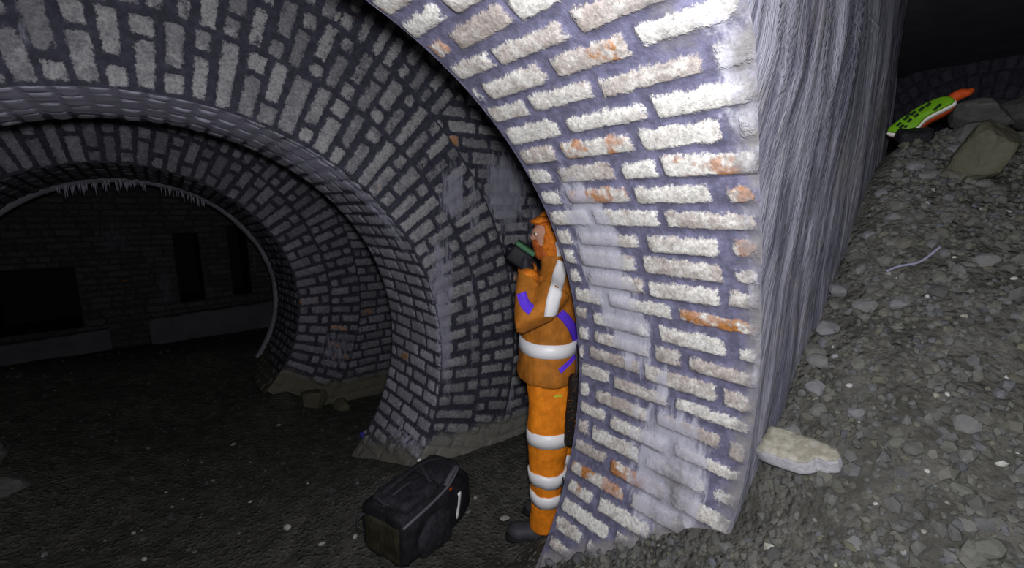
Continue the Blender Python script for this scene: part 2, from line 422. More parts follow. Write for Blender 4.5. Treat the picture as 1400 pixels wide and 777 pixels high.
# ------------------------------------------------------------------ middle wall
ZC2 = -.665 * R; Y2, Y2F = 1.736 * R, 2.29 * R
wm = bpy.data.objects.new('wall_middle', None); C.objects.link(wm); struct(wm)
B = Bricks(ring_surf(0, ZC2, Y2), .0135, .010)
rings(B, deg(-40), deg(212), [(R, R + .305), (R + .305, R + .60)], .0885, rust_p=.10)
rings(B, deg(46), deg(134), [(R + .60, R + .91)], .0885, rust_p=.10)
def base_dirt(V):
    return np.clip(1.25 - (V[:, 2] - ground(V[:, 0], V[:, 1], False)) / .24, 0, 1.2)
calc2 = lambda V: np.maximum(blob(V, [(1.36, Y2, -.40, .12, .3, .45, .62), (1.37, Y2, -.75, .07, .3, .5, .75), (1.46, Y2, .08, .10, .3, .22, .75), (1.62, Y2, -.05, .06, .3, .35, .5),
    (1.58, Y2, -.75, .05, .3, .6, .45), (-.5, Y2, .62, .5, .3, .3, .35)]), 0)
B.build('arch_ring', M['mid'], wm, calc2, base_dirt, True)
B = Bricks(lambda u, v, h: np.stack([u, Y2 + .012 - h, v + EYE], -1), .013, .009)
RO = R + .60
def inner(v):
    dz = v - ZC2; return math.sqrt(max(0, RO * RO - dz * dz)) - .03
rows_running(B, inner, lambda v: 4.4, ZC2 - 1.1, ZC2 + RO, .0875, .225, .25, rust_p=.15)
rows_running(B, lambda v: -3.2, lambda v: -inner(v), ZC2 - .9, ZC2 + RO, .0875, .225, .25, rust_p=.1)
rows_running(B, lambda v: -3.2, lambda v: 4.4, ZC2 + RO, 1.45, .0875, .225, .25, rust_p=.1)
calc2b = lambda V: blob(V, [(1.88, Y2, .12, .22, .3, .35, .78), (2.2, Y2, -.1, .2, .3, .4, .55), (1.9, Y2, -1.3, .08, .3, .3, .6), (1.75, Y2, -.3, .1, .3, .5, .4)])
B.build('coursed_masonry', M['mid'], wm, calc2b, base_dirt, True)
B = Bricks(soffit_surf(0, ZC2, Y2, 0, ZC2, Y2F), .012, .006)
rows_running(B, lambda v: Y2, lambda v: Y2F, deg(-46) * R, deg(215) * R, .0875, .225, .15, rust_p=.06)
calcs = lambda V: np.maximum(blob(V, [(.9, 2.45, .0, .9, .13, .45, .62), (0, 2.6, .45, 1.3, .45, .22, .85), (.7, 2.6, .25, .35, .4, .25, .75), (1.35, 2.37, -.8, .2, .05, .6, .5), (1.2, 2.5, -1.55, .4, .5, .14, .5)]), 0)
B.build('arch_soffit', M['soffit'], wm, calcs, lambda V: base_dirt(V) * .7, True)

# ------------------------------------------------------------------ far wall with the tapering inner barrel
XC3, ZC3 = -.13 * R, -.67 * R; Y3, Y3F = 3.47 * R, 4.63 * R
wf = bpy.data.objects.new('wall_far', None); C.objects.link(wf); struct(wf)
B = Bricks(ring_surf(XC3, ZC3, Y3), .0145, .012)
rings(B, deg(-44), deg(215), [(R - .10, R + .215), (R + .215, R + .53)], .0980, rust_p=.08)
bd3 = lambda V: np.clip(1.3 - (V[:, 2] - ground(V[:, 0], V[:, 1], False)) / .32, 0, 1.2)
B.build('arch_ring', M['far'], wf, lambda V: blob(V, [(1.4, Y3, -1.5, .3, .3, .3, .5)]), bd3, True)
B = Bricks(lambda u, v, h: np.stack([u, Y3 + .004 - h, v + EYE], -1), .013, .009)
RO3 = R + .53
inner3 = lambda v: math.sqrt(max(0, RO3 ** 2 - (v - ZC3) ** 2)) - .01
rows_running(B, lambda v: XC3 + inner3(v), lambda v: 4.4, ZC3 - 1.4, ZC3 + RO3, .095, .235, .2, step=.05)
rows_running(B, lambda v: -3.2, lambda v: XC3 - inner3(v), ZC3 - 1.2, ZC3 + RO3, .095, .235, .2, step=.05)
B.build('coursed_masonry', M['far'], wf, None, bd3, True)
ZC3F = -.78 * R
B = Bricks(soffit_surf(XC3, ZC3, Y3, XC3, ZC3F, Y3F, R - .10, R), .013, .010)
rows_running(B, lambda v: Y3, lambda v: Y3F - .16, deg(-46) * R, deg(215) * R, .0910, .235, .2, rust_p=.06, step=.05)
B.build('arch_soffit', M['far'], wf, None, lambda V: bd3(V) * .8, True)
# pale calcite lip with a fringe of small stalactites at the innermost edge
def lip(u, v):
    t = deg(-46) + u * deg(260); a = v * PI
    r = R - .012 - .035 * np.sin(a); y = Y3F - .20 + .20 * v + .0 * u
    f = (y - Y3) / (Y3F - Y3)
    return np.stack([XC3 + r * np.cos(t), y, EYE + ZC3 + (ZC3F - ZC3) * f + r * np.sin(t)], -1)
grid_mesh('calcite_lip', lip, 160, 9, M['calcite'], wf, .008)
V, F = [], []
for k in range(90):
    t = deg(random.uniform(58, 112)); r = R - .035; L = random.uniform(.02, .09) * (1 if random.random() > .15 else 1.5); w = random.uniform(.006, .013)
    cx, cz, cy = XC3 + r * math.cos(t), EYE + ZC3F + r * math.sin(t), Y3F - random.uniform(.02, .16)
    b = len(V)
    for lv in range(3):
        for a in range(6):
            ww = w * (1, .6, .1)[lv]; V.append((cx + ww * math.cos(a * PI / 3), cy + ww * math.sin(a * PI / 3), cz + .03 - (L + .03) * (0, .5, 1)[lv]))
    for lv in range(2):
        for a in range(6): F.append((b + lv * 6 + a, b + lv * 6 + (a + 1) % 6, b + (lv + 1) * 6 + (a + 1) % 6, b + (lv + 1) * 6 + a))
st = link_mesh('stalactite_fringe', V, F, M['calcite'], wf); st['kind'] = 'stuff'

# ------------------------------------------------------------------ back wall with blocked recesses, ledge
Y4 = 8.5
wb = bpy.data.objects.new('wall_back', None); C.objects.link(wb); struct(wb)
NI = [(.26, .58, -1.46, -.38), (.97, 1.24, -1.43, -.28), (-1.75, -.86, -1.66, -.80)]
B = Bricks(lambda u, v, h: np.stack([u, Y4 - h, v + EYE], -1), .012, .012)
edges_z = sorted({-2.3, 1.2} | {q for n in NI for q in n[2:]})
def rows_gap(z0, z1):
    gaps = sorted([(n[0], n[1]) for n in NI if n[2] <= z0 + 1e-6 and n[3] >= z1 - 1e-6]); x = -3.2
    for g in gaps + [(4.2, 4.2)]:
        x0, x1 = x, g[0]; rows_running(B, lambda v: x0, lambda v: x1, z0, z1, .088, .25, .2, step=.07, rust_p=.1); x = g[1]
for a, b in zip(edges_z[:-1], edges_z[1:]): rows_gap(a, b)
B.build('back_masonry', M['back'], wb, lambda V: blob(V, [(-.4, Y4, -.4, .3, .3, .4, .5), (.1, Y4, -1.2, .12, .3, .5, .6), (1.32, Y4, -.8, .05, .3, .5, .6)]), lambda V: blob(V, [(.7, Y4, -1.8, 1.0, .3, .2, .9), (-1.2, Y4, -1.95, .8, .3, .2, .8)]), True)
def boxmesh(b):   # b: x0,x1,y0,y1,z0,z1
    x0, x1, y0, y1, z0, z1 = b
    V = [(x, y, z) for x in (x0, x1) for y in (y0, y1) for z in (z0, z1)]
    F = [(0, 1, 3, 2), (4, 6, 7, 5), (0, 4, 5, 1), (2, 3, 7, 6), (0, 2, 6, 4), (1, 5, 7, 3)]
    return V, F
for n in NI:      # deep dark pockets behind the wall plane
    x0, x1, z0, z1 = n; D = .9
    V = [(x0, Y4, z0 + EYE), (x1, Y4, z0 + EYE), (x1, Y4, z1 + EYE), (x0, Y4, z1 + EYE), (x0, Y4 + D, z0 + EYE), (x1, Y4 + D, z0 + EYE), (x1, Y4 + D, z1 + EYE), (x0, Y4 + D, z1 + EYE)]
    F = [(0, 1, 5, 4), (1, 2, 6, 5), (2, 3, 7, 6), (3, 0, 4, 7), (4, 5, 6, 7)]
    link_mesh('recess', V, F, M['recess_dark'], wb, False)
grid_mesh('ledge', lambda u, v: np.stack([-.15 + 1.75 * u, Y4 - .22 * np.clip(v * 2, 0, 1) * (1 - .0 * v), EYE - 1.56 - .01 - np.clip(v * 2 - 1, 0, 1) * .6 + .06 * (u - 1)], -1), 50, 20, M['concrete'], wb, .012)
grid_mesh('ledge', lambda u, v: np.stack([-3.0 + 2.4 * u, Y4 - .18 * np.clip(v * 2, 0, 1), EYE - 1.70 - np.clip(v * 2 - 1, 0, 1) * .5 + .08 * (u - 1)], -1), 50, 20, M['concrete'], wb, .012)

# ------------------------------------------------------------------ ceilings and side walls
grid_mesh('ceiling', lambda u, v: np.stack([-3.3 + 10.2 * u, -1.6 + 11 * v, EYE + 1.35 + 0 * u], -1), 40, 40, M['concrete'], None, .02)
struct(bpy.data.objects['ceiling'])
grid_mesh('wall_left', lambda u, v: np.stack([-3.1 + 0 * u, -1.6 + 11 * u, -.6 + 3.8 * v], -1), 60, 20, M['face'], None, .03)
struct(bpy.data.objects['wall_left'])
wr = bpy.data.objects.new('wall_right', None); C.objects.link(wr); struct(wr)
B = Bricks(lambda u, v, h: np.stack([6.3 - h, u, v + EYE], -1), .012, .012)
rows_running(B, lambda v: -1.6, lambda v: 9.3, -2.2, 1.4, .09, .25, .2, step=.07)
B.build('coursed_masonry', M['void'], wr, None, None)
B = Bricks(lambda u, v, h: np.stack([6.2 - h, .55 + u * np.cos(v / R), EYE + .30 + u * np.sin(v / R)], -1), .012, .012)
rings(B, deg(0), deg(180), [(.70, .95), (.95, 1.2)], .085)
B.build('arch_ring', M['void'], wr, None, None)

# ------------------------------------------------------------------ stones
def ico(sub):
    import bmesh
    bm = bmesh.new(); bmesh.ops.create_icosphere(bm, subdivisions=sub, radius=1)
    V = np.array([v.co[:] for v in bm.verts]); F = np.array([[v.index for v in f.verts] for f in bm.faces]); bm.free(); return V, F
ICO = {k: ico(k) for k in (1, 2, 3, 4)}
def stone_verts(sub, r, cuts=9, flat=.6, rough=.05):
    V, F = ICO[sub]; V = V.copy()
    for _ in range(cuts):
        n = r.normal(size=3); n /= np.linalg.norm(n); d = r.uniform(.55, .85)
        k = V @ n; s_ = np.where(k > d, d / np.maximum(k, 1e-6), 1); V = V * (.12 + .88 * s_[:, None])
    V = V * (1 + rough * fbm(V * 2.5 + r.uniform(0, 50), 3)[:, None])
    V = V * np.array([1, r.uniform(.6, .95), flat * r.uniform(.75, 1.25)])
    return V, F
def rot(r, tilt=.5):
    from mathutils import Euler
    return np.array(Euler((r.normal() * tilt, r.normal() * tilt, r.uniform(0, 6.28))).to_matrix())
variants = [stone_verts(1, rng, 5, .62, .08) for _ in range(24)]
def scatter(name, pts, sizes, cols, label, cat, tilt=.4):
    VV, FF_, CC = [], [], []; n = 0
    for (x, y), s_, c in zip(pts, sizes, cols):
        v, f = variants[rng.integers(len(variants))]
        nrm = gnormal(x, y); q = np.array(Vector((0, 0, 1)).rotation_difference(nrm).to_matrix())
        w = (v * s_) @ rot(rng, tilt).T @ q.T + np.array([x, y, gz(x, y) + s_ * rng.uniform(-.05, .25)])
        VV.append(w); FF_.append(f + n); CC.append(np.tile(c, (len(w), 1))); n += len(w)
    o = link_mesh(name, np.concatenate(VV), np.concatenate(FF_), M['stone'], None, False, {'stone_colour': np.concatenate(CC)})
    return tag(o, label, cat, None, 'stuff')
def stone_cols(n, k=1.0, pale=.015):
    g = rng.uniform(.085, .138, n) * k; t = rng.normal(0, .06, n)
    c = np.stack([g * (1 + t * .5), g * (1 + t * .3), g * (.92 - t)], -1)
    p = rng.random(n) < pale; c[p] *= rng.uniform(2.0, 3.6, (p.sum(), 1)); return np.clip(c, 0, .6)
# coarse gravel on the slope
P = []
while len(P) < 9500:
    x, y = rng.uniform(.9, 3.4), rng.uniform(-.75, 1.15)
    if x > 1.30 and y > .45 and not (x < 1.36 and y > .5): continue
    if y > .5 and math.hypot(x, 0) > 1.28: continue
    z = float(ground(np.array([x]), np.array([y]), False)[0]) - EYE
    P.append((x, y))
sz = np.clip(rng.lognormal(math.log(.0125), .42, len(P)), .005, .034)
scatter('rubble_gravel', P, sz, stone_cols(len(P)), 'grey-brown broken gravel covering the rubble slope right of the white pier', 'gravel')
# fine gravel of the tunnel floor
P = []
while len(P) < 4200:
    t = rng.random(); y = .9 + 6.6 * t ** 1.5; x = rng.uniform(-.25 * y - .3, .9 * y + .2)
    if 2.3 < y < 3.15 and abs(x) > .98: continue
    if y < 1.25 and x > 1.1: continue
    if x > 2.6: continue
    if 4.5 < y < 6.4 and (x > .95 or x < -1.25): continue
    if y > 8.1: continue
    if math.hypot(x - 1.50, y - 1.62) < .24 or (abs(x - .98) < .36 and abs(y - 1.95) < .34): continue
    P.append((x, y))
sz = np.clip(rng.lognormal(math.log(.0075), .55, len(P)), .003, .030)
scatter('tunnel_gravel', P, sz, stone_cols(len(P), .62, .05), 'dark damp grit and gravel strewn over the tunnel floor', 'gravel')

def rock(name, x, y, size, label, cat, mat, group=None, sub=3, cuts=10, flat=.6, rz=None, embed=.25, rough=.05, stretch=(1, 1, 1), seed=None, tilt=.15, z=None):
    r = np.random.default_rng(seed if seed is not None else rng.integers(1e6))
    V, F = stone_verts(sub, r, cuts, flat, rough); V = V * np.array(stretch) * size
    q = np.array(Vector((0, 0, 1)).rotation_difference(gnormal(x, y)).to_matrix())
    a = rz if rz is not None else r.uniform(0, 6.28)
    Rz = np.array([[math.cos(a), -math.sin(a), 0], [math.sin(a), math.cos(a), 0], [0, 0, 1]])
    V = V @ Rz.T @ q.T
    zb = gz(x, y) if z is None else z + EYE
    o = link_mesh(name, V, F, mat, None, False)
    o.location = (x, y, zb - V[:, 2].min() * (1 - 2 * embed) if False else zb + size * flat * stretch[2] * (.85 - 1.7 * embed))
    return tag(o, label, cat, group)
def stone_mat(i, c): return m_plain('stone_tone_%s' % 'abcdefgh'[i], c, .85, .3, 40, .5, 90)
ST = [stone_mat(i, c) for i, c in enumerate([(.15, .15, .148), (.13, .13, .118), (.17, .17, .178), (.12, .124, .105)])]
# pale stones banked against the foot of the pier face
for k, f in enumerate(np.linspace(0, 1, 15)):
    x = 1.50 + f * .72 + rng.normal() * .015; y = .455 - rng.uniform(0, .09)
    rock('loose_stone', x, y, rng.uniform(.024, .046), 'angular grey stone banked against the foot of the streaked pier face', 'stone', ST[k % 3], 'stones along the foot of the pier', 2, 8, .6, embed=.15)
# larger stones half sunk in the slope
for k in range(48):
    while True:
        x, y = rng.uniform(1.25, 2.7), rng.uniform(-.5, .38)
        if math.hypot(x - 1.42, y - .40) > .17: break
    rock('rubble_stone', x, y, rng.uniform(.022, .042), 'angular grey-brown stone half sunk in the rubble slope', 'stone', ST[k % 4], 'stones sunk in the rubble slope', 2, 8, .55, embed=.30)
for k, (x, y) in enumerate([(1.62, .05), (1.66, .12), (1.60, -.02), (1.75, .02), (1.5, .12), (1.7, -.1), (1.58, .18), (1.48, .02), (2.0, .05), (1.9, .22), (1.55, .28), (1.62, .33), (1.42, .2)]):
    rock('white_pebble', x, y, rng.uniform(.006, .011), 'tiny white chip of stone lying on the rubble slope', 'pebble', M['pebble'], 'white chips on the rubble slope', 2, 6, .6, embed=.1)
for k, (x, y) in enumerate([(-.25, 3.0), (.05, 2.95), (-.1, 3.4), (-.45, 3.0), (.3, 2.9), (.15, 3.4), (.62, 2.85), (.2, 2.6), (.52, 2.2), (.0, 2.62), (.33, 3.9), (1.28, 2.05), (1.34, 1.98), (1.25, 1.92), (-.2, 2.7), (.45, 3.3), (.7, 4.1)]):
    rock('floor_pebble', x, y, rng.uniform(.010, .020), 'small pale pebble on the dark tunnel floor', 'pebble', ST[2] if k % 2 else M['pale_stone'], 'pebbles on the tunnel floor', 2, 6, .55, embed=.15)
rock('round_pebble', .41, 2.44, .024, 'round white pebble alone on the floor left of the black backpack', 'pebble', M['pebble'], None, 3, 2, .6, embed=.2)
rock('small_pebble', .67, 2.13, .016, 'small white pebble just left of the backpack near end', 'pebble', M['pebble'], None, 2, 5, .6, embed=.2)
rock('flat_chip', 1.40, 1.77, .030, 'flat pale stone chip beside the toe of the dark boot', 'stone', M['pale_stone'], None, 3, 6, .35, embed=.2)
# boulders and slabs near the crest
rock('boulder', 2.42, .20, .150, 'olive-grey boulder bedded near the top of the rubble slope', 'boulder', M['boulder'], None, 4, 14, .8, rz=.4, embed=.12, seed=5)
rock('boulder', 2.48, -.03, .145, 'bluish grey boulder right of the olive one near the slope top', 'boulder', M['slab'], None, 4, 14, .75, rz=1.4, embed=.12, seed=12)
for k, (x, y, s_, lab) in enumerate([(2.95, .27, .15, 'dark grey slab leaning behind the orange end of the running shoe'), (3.05, .08, .24, 'large dark slab at the back of the rubble crest by the frame edge'), (2.70, .26, .09, 'small grey slab just right of the running shoe heel')]):
    rock('stone_slab', x, y, s_, lab, 'stone', M['slab'], None, 4, 14, .6, embed=.08, seed=20 + k)
# pale mound of fallen masonry by the left frame edge
rock('fallen_masonry', -.98, 4.05, .26, 'dim grey lump of fallen masonry at the left edge of the tunnel floor', 'rubble', M['slab'], None, 4, 22, .5, embed=.35, seed=31, rough=.14)
rock('fallen_masonry', -.84, 3.66, .15, 'smaller grey lump in front of the fallen masonry at left', 'rubble', M['slab'], None, 4, 22, .45, embed=.3, seed=33, rough=.14)
for k, (x, y, s_) in enumerate([(1.10, 4.50, .15), (1.34, 4.36, .10)]):
    rock('fallen_block', x, y, s_, ['dull ochre block fallen at the foot of the far arch ring', 'smaller ochre lump beside the fallen block at the far arch'][k], 'rubble', M['boulder'], None, 3, 10, .8, embed=.2, seed=41 + k)

# the limewashed brick fragment
def brick_fragment():
    import bmesh
    bm = bmesh.new()
    prof = [(-.128, -.060), (.020, -.060), (.040, -.052), (.058, -.034), (.064, -.018), (.092, -.020), (.122, -.006), (.128, .018), (.112, .040), (.06, .052), (-.02, .060), (-.118, .064), (-.130, .05)]
    lv = []
    for z, s_ in ((0, .95), (.012, 1.0), (.064, 1.0), (.080, .965)):
        lv.append([bm.verts.new((x * s_, y * s_, z)) for x, y in prof])
    for a, b in zip(lv[:-1], lv[1:]):
        for i in range(len(prof)): bm.faces.new((a[i], a[(i + 1) % len(prof)], b[(i + 1) % len(prof)], b[i]))
    bm.faces.new(lv[0][::-1]); bm.faces.new(lv[-1])
    bmesh.ops.triangulate(bm, faces=[f for f in bm.faces if len(f.verts) > 4])
    bmesh.ops.subdivide_edges(bm, edges=bm.edges[:], cuts=3, use_grid_fill=True)
    V = np.array([v.co[:] for v in bm.verts]); F = [[v.index for v in f.verts] for f in bm.faces]; bm.verts.index_update()
    F = [[v.index for v in f.verts] for f in bm.faces]; bm.free()
    n = fbm(V * 30, 3); d = V - np.array([0, 0, .04]); V = V + d * (n * .035)[:, None]
    return V, F
V, F = brick_fragment()
o = link_mesh('brick_fragment', V * np.array([.80, .88, .72]), F, M['block'])
o.location = (1.455, .385, gz(1.455, .385) + .004)
nrm = gnormal(1.455, .385)
q = Vector((0, 0, 1)).rotation_difference((nrm + Vector((.16, .04, .62))).normalized())
o.rotation_euler = (q.to_matrix() @ Matrix.Rotation(deg(-92), 3, 'Z')).to_euler()
tag(o, 'pale broken limewashed brick lying on rubble beside the white pier corner', 'brick')

# twigs and wire
def tube(pts, rad, seg=8, cap=True, flat=1.0, up=None):
    pts = [Vector(p) for p in pts]; V, F = [], []; n = len(pts)
    rads = rad if isinstance(rad, (list, tuple)) else [rad] * n
    pr = up
    for i, p in enumerate(pts):
        t = (pts[min(i + 1, n - 1)] - pts[max(i - 1, 0)]).normalized()
        a = Vector(pr) if pr is not None else (Vector((0, 0, 1)) if abs(t.z) < .9 else Vector((1, 0, 0)))
        a = (a - t * a.dot(t)).normalized(); b = t.cross(a)
        if up is None: pr = a
        for k in range(seg):
            c = 2 * PI * k / seg; V.append(p + (a * math.cos(c) * flat + b * math.sin(c)) * rads[i])
    for i in range(n - 1):
        for k in range(seg): F.append((i * seg + k, i * seg + (k + 1) % seg, (i + 1) * seg + (k + 1) % seg, (i + 1) * seg + k))
    if cap: F.append(tuple(range(seg))[::-1]); F.append(tuple(range((n - 1) * seg, n * seg)))
    return [tuple(v) for v in V], F
def smooth_path(pts, n=8):
    P_ = [Vector(p) for p in pts]; out = []
    for i in range(len(P_) - 1):
        a, b, c, d = P_[max(i - 1, 0)], P_[i], P_[i + 1], P_[min(i + 2, len(P_) - 1)]
        for k in range(n):
            t = k / n; out.append(.5 * ((2 * b) + (c - a) * t + (2 * a - 5 * b + 4 * c - d) * t * t + (3 * b - a - 3 * c + d) * t ** 3))
    return out + [P_[-1]]
def ground_tube(name, xy, rad, mat, lift=.004):
    pts = smooth_path([(x, y, gz(x, y) + lift + rad) for x, y in xy], 6)
    return link_mesh(name, *tube(pts, rad, 8), mat)
tag(ground_tube('twig', [(1.295, .415), (1.315, .40), (1.335, .395), (1.365, .387)], .0022, M['twig'], .012), 'thin dark twig on the rubble in front of the broken brick', 'twig')
tag(ground_tube('wire', [(1.93, .335), (1.955, .31), (1.985, .27), (2.01, .25), (2.04, .225)], .004, M['wire'], .012), 'thin pale bent wire lying across the rubble slope', 'wire')

# litter scrap
t = thing('litter_scrap', 'small blue and white scrap of litter behind the middle arch foot', 'litter', (1.22, 3.42, gz(1.22, 3.42)), .3)
def crumple(sx, sy, sz, seed, off=(0, 0, 0)):
    V, F = ICO[3]; V = V / np.max(np.abs(V), axis=1)[:, None] ** .6
    V = V * (1 + .18 * fbm(V * 2 + seed, 3)[:, None]); return V * np.array([sx, sy, sz]) + np.array(off), F
link_mesh('blue_cap', *crumple(.016, .018, .022, 3, (-.035, 0, .022)), M['blue'], t)
link_mesh('white_wrapper', *crumple(.040, .022, .018, 9, (.02, 0, .018)), M['paper'], t, False)

# ------------------------------------------------------------------ solid helpers for the soft things
def evaluated(V, F, mods):
    me = bpy.data.meshes.new('tmp'); me.from_pydata([tuple(v) for v in V], [], [tuple(f) for f in F]); me.update()
    o = bpy.data.objects.new('tmp', me); C.objects.link(o)
    for kind, props in mods:
        m = o.modifiers.new('m', kind)
        for k, v in props.items(): setattr(m, k, v)
    dg = bpy.context.evaluated_depsgraph_get(); r = bpy.data.meshes.new_from_object(o.evaluated_get(dg))
    Vn = np.array([v.co[:] for v in r.vertices]); Fn = [list(p.vertices) for p in r.polygons]
    bpy.data.objects.remove(o); bpy.data.meshes.remove(me); bpy.data.meshes.remove(r)
    return Vn, Fn
def merge(*parts):
    V, F = [], []
    for v, f in parts:
        n = len(V); V += [tuple(x) for x in v]; F += [tuple(int(i) + n for i in q) for q in f]
    return V, F
def fuse(parts, voxel=.01, smooth=6, wrinkle=0, wsc=(14, 14, 10), seed=0):
    V, F = merge(*parts)
    V, F = evaluated(V, F, [('REMESH', dict(mode='VOXEL', voxel_size=voxel)), ('SMOOTH', dict(factor=.5, iterations=smooth))])
    if wrinkle:
        me = bpy.data.meshes.new('tmp'); me.from_pydata([tuple(v) for v in V], [], F); me.update()
        N = np.array([v.normal[:] for v in me.vertices]); bpy.data.meshes.remove(me)
        V = V + N * (wrinkle * fbm(V * np.array(wsc) + seed, 3))[:, None]
    return V, F
def loft(secs, seg=28, power=2.0):
    """Horizontal sections (z, cx, cy, rx, ry) stacked into a closed tube."""
    V, F = [], []
    for z, cx, cy, rx, ry in secs:
        for k in range(seg):
            c, s_ = math.cos(2 * PI * k / seg), math.sin(2 * PI * k / seg); e = 2 / power
            V.append((cx + rx * math.copysign(abs(c) ** e, c), cy + ry * math.copysign(abs(s_) ** e, s_), z))
    for i in range(len(secs) - 1):
        for k in range(seg): F.append((i * seg + k, i * seg + (k + 1) % seg, (i + 1) * seg + (k + 1) % seg, (i + 1) * seg + k))
    F.append(tuple(range(seg))[::-1]); F.append(tuple(range((len(secs) - 1) * seg, len(secs) * seg)))
    return V, F
def ell(c, r, sub=3, rot_=None):
    V, F = ICO[sub]; V = V * np.array(r)
    if rot_ is not None: V = V @ np.array(rot_).T
    return V + np.array(c), F

# ------------------------------------------------------------------ the person
ang = math.atan2(.678, -.735)
PX, PY = 1.53, 1.58
pz = gz(1.47, 1.62) + .002
person = thing('person', 'person in orange hi-vis jacket, hood and trousers standing behind the white pier edge', 'person', (PX, PY, pz), ang)
# body: one continuous figure
TORSO = [(.90, -.01, 0, .115, .165), (.98, -.01, 0, .115, .165), (1.08, -.01, 0, .108, .15), (1.2, -.02, 0, .115, .15), (1.32, -.025, 0, .10, .17), (1.42, -.035, 0, .075, .17), (1.46, -.035, 0, .055, .07), (1.55, -.02, 0, .052, .056)]
def legs(dx):
    def L(y, s_): return [(.06, .01 + s_, y, .042, .040), (.10, .0 + s_, y, .044, .042), (.30, -.025 + s_, y, .062, .055), (.46, -.01 + s_, y, .058, .056), (.60, -.015 + s_, y, .076, .072), (.80, -.02 + s_ * .5, y, .09, .085), (.93, -.015, y * .9, .10, .085)]
    return [loft(L(.095, 0)), loft(L(-.10, dx))]
armL = [(-.03, .185, 1.385), (.03, .245, 1.29), (.095, .255, 1.235), (.098, .17, 1.36), (.096, .10, 1.450)]
armR = [(-.03, -.185, 1.385), (.04, -.24, 1.30), (.105, -.235, 1.245), (.105, -.15, 1.36), (.102, -.07, 1.455)]
HC = (-.028, 0, 1.628)
head = [ell(HC, (.098, .076, .118)), ell((0.017, 0, 1.575), (.050, .055, .055)), ell((0.076, 0, 1.610), (.016, .013, .022)), ell((0.060, 0, 1.645), (.022, .050, .014)),
        ell((0.066, 0, 1.575), (.012, .026, .007)), ell((0.052, 0, 1.545), (.020, .022, .018)), ell((-0.028, .078, 1.615), (.020, .010, .032)), ell((-0.028, -.078, 1.615), (.020, .010, .032))]
body = fuse([loft(TORSO), *legs(-.085), tube(armL, [.055, .047, .043, .038, .028], 16), tube(armR, [.055, .047, .043, .038, .028], 16), *head,
             ell((.05, .095, .04), (.11, .042, .035)), ell((-.035, -.10, .04), (.11, .042, .035))], .011, 3)
link_mesh('body', *body, M['skin'], person)
for s_ in (1, -1):
    ey = link_mesh('eye', *ell((.058, .031 * s_, 1.631), (.010, .013, .008), 2), M['eye'], person)
    link_mesh('iris', *ell((.065, .033 * s_, 1.631), (.005, .007, .007), 2), M['hair'], ey)
# jacket
JT = [(.895, -.010, 0, .157, .205), (.93, -.010, 0, .162, .21), (1.00, -.010, 0, .156, .20), (1.08, -.012, 0, .148, .185), (1.18, -.018, 0, .150, .185), (1.28, -.028, 0, .135, .195), (1.36, -.035, 0, .112, .205), (1.41, -.038, 0, .092, .185), (1.455, -.035, 0, .075, .11), (1.50, -.034, 0, .074, .080), (1.535, -.034, 0, .076, .082)]
jk = fuse([loft(JT), tube(armL, [.075, .070, .064, .056, .046], 16), tube(armR, [.075, .070, .064, .056, .046], 16)], .011, 4, .006, (16, 16, 11), 3)
jacket = link_mesh('jacket', *jk, M['jacket'], person)
bvh = BVHTree.FromPolygons([tuple(v) for v in jk[0]], [tuple(f) for f in jk[1]])
def ribbon(name, path, width, mat, tree, out=.006, thick=.004, parent=person, n=6):
    """A strip laid on the wearer's left side along (x, z) points."""
    pts = smooth_path([(x, 0, z) for x, z in path], n); rows = []
    for i, p in enumerate(pts):
        t = (pts[min(i + 1, len(pts) - 1)] - pts[max(i - 1, 0)]).normalized(); s_ = Vector((-t.z, 0, t.x)); row = []
        for k in (-1, -.5, 0, .5, 1):
            q = p + s_ * (k * width / 2); h = tree.ray_cast(Vector((q.x, 2, q.z)), Vector((0, -1, 0)))
            row.append((q, h[0].y if h[0] is not None else None))
        rows.append(row)
    known = [y for r in rows for _, y in r if y is not None]; base = sum(known) / max(1, len(known)) if known else .15
    for _ in range(4):
        col_ = [[y if y is not None else base for _, y in r] for r in rows]
        for i in range(len(rows)):
            rows[i] = [(rows[i][k][0], max(col_[i][k] if _ > 2 else col_[i][k], (col_[max(i - 1, 0)][k] + col_[i][k] + col_[min(i + 1, len(rows) - 1)][k]) / 3)) for k in range(5)]
    V, F = [], []; last = base
    for r in rows:
        ysr = [y for _, y in r if y is not None]; last = sum(ysr) / len(ysr) if ysr else last
        for q, y in r:
            yy = (y if y is not None else last) + out; V.append((q.x, yy, q.z))
    m = len(rows); V2 = V + [(x, y - thick, z) for x, y, z in V]; o_ = len(V)
    for i in range(m - 1):
        for k in range(4):
            a = i * 5 + k; F.append((a, a + 1, a + 6, a + 5)); F.append((o_ + a, o_ + a + 5, o_ + a + 6, o_ + a + 1))
        for k in (0, 4): a = i * 5 + k; F.append((a, a + 5, o_ + a + 5, o_ + a))
    for i in (0, m - 1):
        for k in range(4): a = i * 5 + k; F.append((a, a + 1, o_ + a + 1, o_ + a))
    return link_mesh(name, V2, F, mat, parent)
